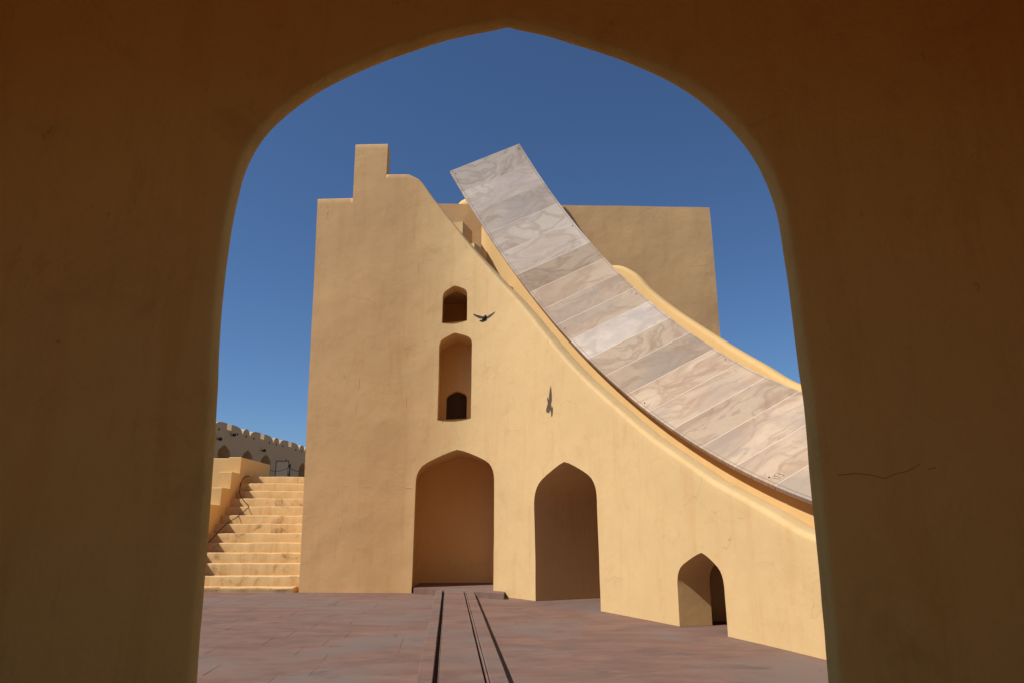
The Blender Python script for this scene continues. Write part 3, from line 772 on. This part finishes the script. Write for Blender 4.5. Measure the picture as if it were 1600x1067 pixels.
# posts with a chain
chain_grp = 'iron posts at the head of the stairs'
def post(u, vt, y, lab, nm='iron_post'):
    p = on_y(u, vt, y); mb = MB(); mb.tube([(p.x, y, 3.3), (p.x, y, p.z)], .045, 8); mb.tube([(p.x, y, p.z - .02), (p.x, y, p.z + .05), (p.x, y, p.z + .09)], [.06, .055, .015], 8)
    tag(mb.build(nm, M_iron, None, True), lab, 'post', chain_grp); return p
pa = post(414.5, 729, 27.6, 'dark iron post beside the top parapet block of the stairs')
pb = post(452.5, 727, 30.2, 'dark iron post standing on the lawn near the tower corner')
pc = on_y(476, 730, 31.5)
mb = MB(); ch = []
for A, B in ((pa, pb), (pb, pc)):
    for k in range(9):
        t = k / 8; q = A.lerp(B, t); q.z -= .25 * 4 * t * (1 - t) * .6 + .05; ch.append(q)
mb.tube(ch, .014, 5); tag(mb.build('barrier_chain', M_iron, None, True), 'sagging dark chain strung between the iron posts', 'chain')
# framed notice board
p = on_y(440, 738, 44.0)
nb_ = tag(empty('notice_board', (p.x, 44.0, 3.36)), 'grey framed notice board standing before the battlemented wall', 'sign')
mb = MB(); x0, x1 = -.42, .42; z1 = on_y(440, 719, 44.0).z - 3.36
mb.box(x0, x0+.04, -.02, .02, 0, z1); mb.box(x1-.04, x1, -.02, .02, 0, z1); mb.box(x0+.04, x1-.04, -.02, .02, z1-.04, z1); o = mb.build('frame', M_iron); o.parent = nb_
mb = MB(); mb.box(x0+.042, x1-.042, -.012, .012, .55, z1-.043); o = mb.build('panel', M_notice); o.parent = nb_

# ================================================================== BATTLEMENTED WALL FAR LEFT
bt = tag(empty('battlemented_wall', (-20, 46, 3.3)), 'long shaded battlemented wall with dark arches beyond the stairs', 'wall')
BW = Path([(-24.7 + .112 * 30, 30), (-24.7 + .112 * 78, 78)], smooth=False)
def by_s(y): return (y - 30) * math.hypot(1, .112)
def b_pos(d, z):
    p = BW.at(d); q = Vector((p.x, p.y, 3.2 + z)); return q
WT = 8.30 - 3.2
bops = []
for yc, hw in ((43.4, .85), (46.55, .85), (49.8, .8), (52.7, .85), (56.3, .6), (59.6, .8), (63, .8)):
    bops.append(Opening(by_s(yc) - hw, by_s(yc) + hw, .2, 3.25, 7.25 - 3.2))
bcols = set(np.arange(0, BW.S[-1], 1.0).round(4)) | {round(BW.S[-1], 4)}
for o in bops: bcols |= {round(x, 4) for x in o.cols()}
bf = wall_face(BW, sorted(bcols), lambda d, s=0: WT, bops, b_pos, 1.2)
inn = Vector((-1, .112, 0)).normalized()
A, B = b_pos(0, WT), b_pos(BW.S[-1], WT); bf.quad(A, B, B + inn * .8, A + inn * .8); A0, B0 = b_pos(0, 0), b_pos(BW.S[-1], 0)
bf.quad(A + inn*.8, B + inn*.8, B0 + inn*.8, A0 + inn*.8); bf.quad(A0, A, A + inn*.8, A0 + inn*.8); bf.quad(B0, B, B + inn*.8, B0 + inn*.8)
finish(bf, 'wall_face', bt, M_far)
for o in bops: finish(reveal(o, b_pos, inn * 1.6, None, 2), 'arch_recess', bt, M_far)
def merlon(d0, prof):
    mb = MB(); n = len(prof)
    for k in (0, 1): mb.v += [b_pos(d0 + a, WT - .004 + b) + inn * (.004 + .76 * k) for a, b in prof]
    mb.f.append(tuple(range(n))); mb.f.append(tuple(range(n, 2*n))[::-1])
    for i in range(n): j = (i+1) % n; mb.f.append((i, n+i, n+j, j))
    finish(mb, 'merlon', bt, M_far, 30)
H = .42
def qc(x0, x1, up):                                           # curved shoulder
    return [(x0 + (x1-x0) * (1 - math.cos(a)) if up else x0 + (x1-x0) * math.sin(a), H * (math.sin(a) if up else math.cos(a))) for a in np.linspace(0, math.pi/2, 6)]
per = 4.9; y = 46.9 - per * 3
while y < 74:
    d = by_s(y)
    merlon(d + .28, [(0, 0), (0, H)] + qc(.55, 1.55, False))
    merlon(d + .28 + 1.66, [(0, 0)] + [(.5 - .5*math.cos(a), H * math.sin(a)) for a in np.linspace(.1, math.pi - .1, 9)] + [(1.0, 0)])
    merlon(d + .28 + 2.78, qc(0, .9, True) + [(1.55, H), (1.55, 0)])
    for q in (1.2, 2.42, 3.6):
        mb = MB(); c = b_pos(d + q, WT - .12); mb.tube([c - inn * .03, c - inn * .012, c + inn * .02], [.05, .09, .09], 8); finish(mb, 'drain_hole', bt, M_iron)
    y += per
lampgrp = 'floodlights on the battlemented wall'
for u, v, lab in ((361, 678.5, 'black floodlight bracketed under the parapet of the battlemented wall'), (339, 685, 'black floodlight bracketed on the battlemented wall beside the archway jamb'), (408.5, 703, 'black floodlight bracketed above the arches midway along the battlemented wall')):
    d, z = BW.hit(u, v); c = Vector((BW.at(d).x, BW.at(d).y, z))
    fl = tag(empty('floodlight', tuple(c)), lab, 'floodlight', lampgrp)
    mb = MB(); mb.tube([(0, 0, 0), -inn * .2 + Vector((0, 0, -.02))], .025, 6); o = mb.build('bracket', M_iron); o.parent = fl
    mb = MB(); a = -inn * .2 + Vector((0, -.1, -.04)); mb.tube([a, a + Vector((0, .2, .04)) - inn * .03], [.08, .12], 8); o = mb.build('lamp_head', M_iron); o.parent = fl

# ================================================================== ARCHWAY THE VIEWER LOOKS THROUGH
gate = tag(empty('archway_building', (0, 3, 0)), 'shaded brown plaster archway framing the courtyard view', 'archway')
YF = 3.0; TW = .11
opx = [(310, 1067), (318, 960), (327, 840), (335, 720), (342, 610), (347, 530), (353, 450), (362, 370), (373, 315), (386, 270), (402, 236), (425, 205), (455, 177), (490, 152), (530, 130), (580, 107), (640, 84), (715, 62), (793, 45),
       (870, 64), (940, 86), (1000, 108), (1050, 131), (1090, 156), (1125, 186), (1152, 216), (1178, 252), (1197, 288), (1212, 330), (1222, 385), (1232, 450), (1240, 530), (1248, 600), (1258, 690), (1270, 800), (1283, 940), (1294, 1067)]
out = [on_y(u, v, YF) for u, v in opx]
bl = out[0] + (out[0] - out[1]).normalized() * (out[0].z / ((out[1] - out[0]).normalized().z)); br = out[-1] + (out[-1] - out[-2]).normalized() * (out[-1].z / ((out[-2] - out[-1]).normalized().z))
bl.z = -.01; br.z = -.01
lf = catmull([bl] + out[:19], 5); rg = catmull(out[18:] + [br], 5); OUT = lf + rg[1:]
GX0, GX1, GZ = -3.6, 3.9, 6.2
cen = Vector((0, YF, 2.0))
Nn = len(OUT)
nrm2 = []
for i in range(Nn):
    t = (OUT[min(i+1, Nn-1)] - OUT[max(i-1, 0)]); nn = Vector((-t.z, 0, t.x)).normalized(); nrm2.append(nn)
for _ in range(6): nrm2 = [((nrm2[max(i-1, 0)] + nrm2[i] * 2 + nrm2[min(i+1, Nn-1)]).normalized()) for i in range(Nn)]
def outer(i):
    p = OUT[i]; d = nrm2[i].copy()
    k = max(0, min(1, (p.z - .9) / 1.6)); k = k * k * (3 - 2 * k)
    d = Vector((-1 if p.x < 0 else 1, 0, 0)).lerp((d + (p - cen).normalized() * .8).normalized(), k); d.z = max(d.z, 0.0); d.normalize()
    ts = []
    if d.x < -1e-6: ts.append((GX0 - p.x) / d.x)
    if d.x > 1e-6: ts.append((GX1 - p.x) / d.x)
    if d.z > 1e-6: ts.append((GZ - p.z) / d.z)
    return p + d * min(ts)
prof = [(0.008, 0.0), (0.0, -.012), (0.0, -.04), (0.0, -.07), (.002, -.084), (.006, -.096), (.013, -.104), (.026, -.108), (.08, -.109), (.28, -TW)]
rows = []
for o_, y_ in prof: rows.append([OUT[i] + nrm2[i] * o_ + Vector((0, y_, 0)) for i in range(Nn)])
for k in range(1, 13):
    t = k / 12; rows.append([(OUT[i] + nrm2[i] * .28).lerp(outer(i), t) + Vector((0, -TW, 0)) for i in range(Nn)])
back = [[OUT[i] + nrm2[i] * .012 for i in range(Nn)], [outer(i) for i in range(Nn)]]
am = MB()
for r_ in rows:
    for p in r_:
        a = nz(p, 1.1, 4) * .016 + nz(p, 3.5, 8) * .007
        q = p + Vector((0, a, 0))
        rr = (p - cen); rr.y = 0; q += rr.normalized() * (nz(p, 2.3, 1) * .006 + nz(p, 7, 6) * .0025); am.v.append(q)
for k in range(len(rows) - 1):
    for i in range(Nn - 1): am.f.append((k*Nn+i, k*Nn+i+1, (k+1)*Nn+i+1, (k+1)*Nn+i))
b0 = len(am.v); am.v += back[1]
for i in range(Nn - 1): am.f.append((i+1, i, b0+i, b0+i+1))
rear = MB(); rear.v = [Vector((p.x * (1.0 + 1.0 * max(0, 1 - abs(p.x) / 3.3)) - .9, -1.5 - (p.y - YF), p.z)) for p in am.v]; rear.f = [f[::-1] for f in am.f]  # unseen rear wall, opening widened and shifted to light the front arch wall
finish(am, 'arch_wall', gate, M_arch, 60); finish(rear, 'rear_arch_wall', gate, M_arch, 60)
def room(x0, x1, y0, y1, z0, z1):
    for nm, q in (('side_wall', [(x0,y0,z0),(x0,y1,z0),(x0,y1,z1),(x0,y0,z1)]), ('side_wall', [(x1,y1,z0),(x1,y0,z0),(x1,y0,z1),(x1,y1,z1)]), ('ceiling', [(x0,y0,z1),(x0,y1,z1),(x1,y1,z1),(x1,y0,z1)])):
        c = sum((Vector(p) for p in q), Vector()) / 4; nr = (Vector(q[1]) - Vector(q[0])).cross(Vector(q[2]) - Vector(q[1])).normalized()
        if nr.dot(c - Vector(((x0+x1)/2, (y0+y1)/2, (z0+z1)/2))) < 0: nr = -nr
        mb = MB(); mb.v += [Vector(p) for p in q] + [Vector(p) + nr * .35 for p in q]; mb.f += [(0,1,2,3),(7,6,5,4)] + [(i, 4+i, 4+(i+1) % 4, (i+1) % 4) for i in range(4)]
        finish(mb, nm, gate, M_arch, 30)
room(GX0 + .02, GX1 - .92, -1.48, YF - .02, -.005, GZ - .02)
# the great gnomon wall the archway passes through: its top climbs northwards at the latitude angle
def gh(x): return 14.2 + .508 * x
def slab_wall(y, x0, x1, xa, xb, zt, sgn, name):
    mb = MB(); nx = 40
    xs = sorted(set(np.linspace(x0, x1, nx).round(3)) | {xa, xb})
    for a, b in zip(xs[:-1], xs[1:]):
        lo = zt if xa - 1e-6 <= a and b <= xb + 1e-6 else -.02
        for k in range(12): mb.quad(*[Vector((x, y, lo + (gh(x) - lo) * q / 12)) for x, q in ((a, k), (b, k), (b, k+1), (a, k+1))])
    return mb
gm = slab_wall(YF, -17, 13, GX0, GX1, GZ, 1, 'w'); ge = slab_wall(-1.5, -17, 13, GX0 - .9, GX1 - .9, GZ, -1, 'e'); gm.add(ge.v, ge.f)
gm.quad((-17, -1.5, gh(-17)), (13, -1.5, gh(13)), (13, YF, gh(13)), (-17, YF, gh(-17)))
for x in (-17, 13): gm.quad((x, -1.5, -.02), (x, YF, -.02), (x, YF, gh(x)), (x, -1.5, gh(x)))
finish(gm, 'gnomon_wall', gate, M_wall, 30)
def surf(u, v):
    p = on_y(u, v, YF - TW); return p + Vector((0, nz(p, 1.1, 4) * .016 + nz(p, 3.5, 8) * .007 - .001 + (.02 if u < 1300 else 0), 0))
# hairline crack in the jamb on the north side
for pts in ([(1308, 742), (1322, 741), (1332, 739), (1345, 740), (1362, 742), (1382, 747), (1398, 740), (1412, 737), (1425, 732), (1437, 724)], [(1449, 733), (1455, 731), (1461, 730)]):
    mb = MB(); mb.tube([surf(u, v) for u, v in pts], .0016, 5); finish(mb, 'crack', gate, M_crack)

# ================================================================== PIGEON
bird = tag(empty('pigeon', (0, 0, 0)), 'dark pigeon in flight with wings raised before the sunlit wall', 'bird')
bc_ = on_y(756.5, 498, 16.72); bird.location = bc_; PX = 16.72 / F * 1.1
def bpt(u, v, y=0.0): return Vector(((u - 756.5) * PX, y, -(v - 498) * PX))
mb = MB()
ctr = [bpt(758.6, 489.6, .13), bpt(758.2, 492.6, .115), bpt(757.9, 494.2, .085), bpt(757.5, 496.2, .04), bpt(756.9, 498.5, -.01), bpt(756.3, 500.2, -.05), bpt(755.6, 502, -.085)]
mb.tube(ctr, [.012, .032, .040, .062, .066, .050, .034], 12); o = mb.build('body', M_feather, None, True); o.parent = bird
ss = o.modifiers.new('smooth', 'SUBSURF'); ss.levels = 2; ss.render_levels = 2
def fan(root, tips, name, mat, th=.004):
    mb = MB(); n = len(tips)
    for dy in (-th, th): mb.v += [root[0] + Vector((0, dy, 0)), root[1] + Vector((0, dy, 0))] + [t + Vector((0, dy * .4, 0)) for t in tips]
    m_ = n + 2
    for s_ in (0, m_):
        for k in range(n - 1):
            r0 = s_ + (0 if k < n / 2 else 1)
            mb.f.append((r0, s_ + 2 + k, s_ + 3 + k))
        mb.f.append((s_, s_ + 2 + n // 2, s_ + 1) if n % 2 == 0 else (s_, s_ + 2 + (n+1)//2, s_ + 1))
    edge = [0] + list(range(2, n + 2)) + [1]
    for a, b in zip(edge[:-1], edge[1:]): mb.f.append((a, b, m_ + b, m_ + a))
    o = mb.build(name, mat); o.parent = bird; return o
fan((bpt(756.6, 500.2, -.05), bpt(755.2, 500.2, -.05)), [bpt(761.8, 501.4, -.10), bpt(760.4, 503.4, -.12), bpt(757.5, 505.4, -.13), bpt(754.3, 506.2, -.135), bpt(751.6, 505.2, -.13), bpt(749.2, 503, -.11)], 'tail', M_feather)
fan((bpt(757.2, 494.6, .06), bpt(756.4, 498.6, -.0)), [bpt(752, 494, .09), bpt(747, 493.2, .09), bpt(743, 491.4, .08), bpt(739.8, 489.6, .06), bpt(740.4, 492, .04), bpt(743.5, 494.8, .0), bpt(746.5, 497.2, -.03), bpt(750, 499, -.04), bpt(753.5, 498.6, -.03)], 'wing', M_wing)
fan((bpt(758.6, 494.8, .06), bpt(758.9, 498.2, .0)), [bpt(762, 493.4, .09), bpt(766, 491.2, .10), bpt(770, 488, .09), bpt(773.2, 485.4, .07), bpt(771.8, 489.4, .03), bpt(768.8, 493.4, -.01), bpt(765.4, 497, -.04), bpt(762, 499, -.03)], 'wing', M_wing)
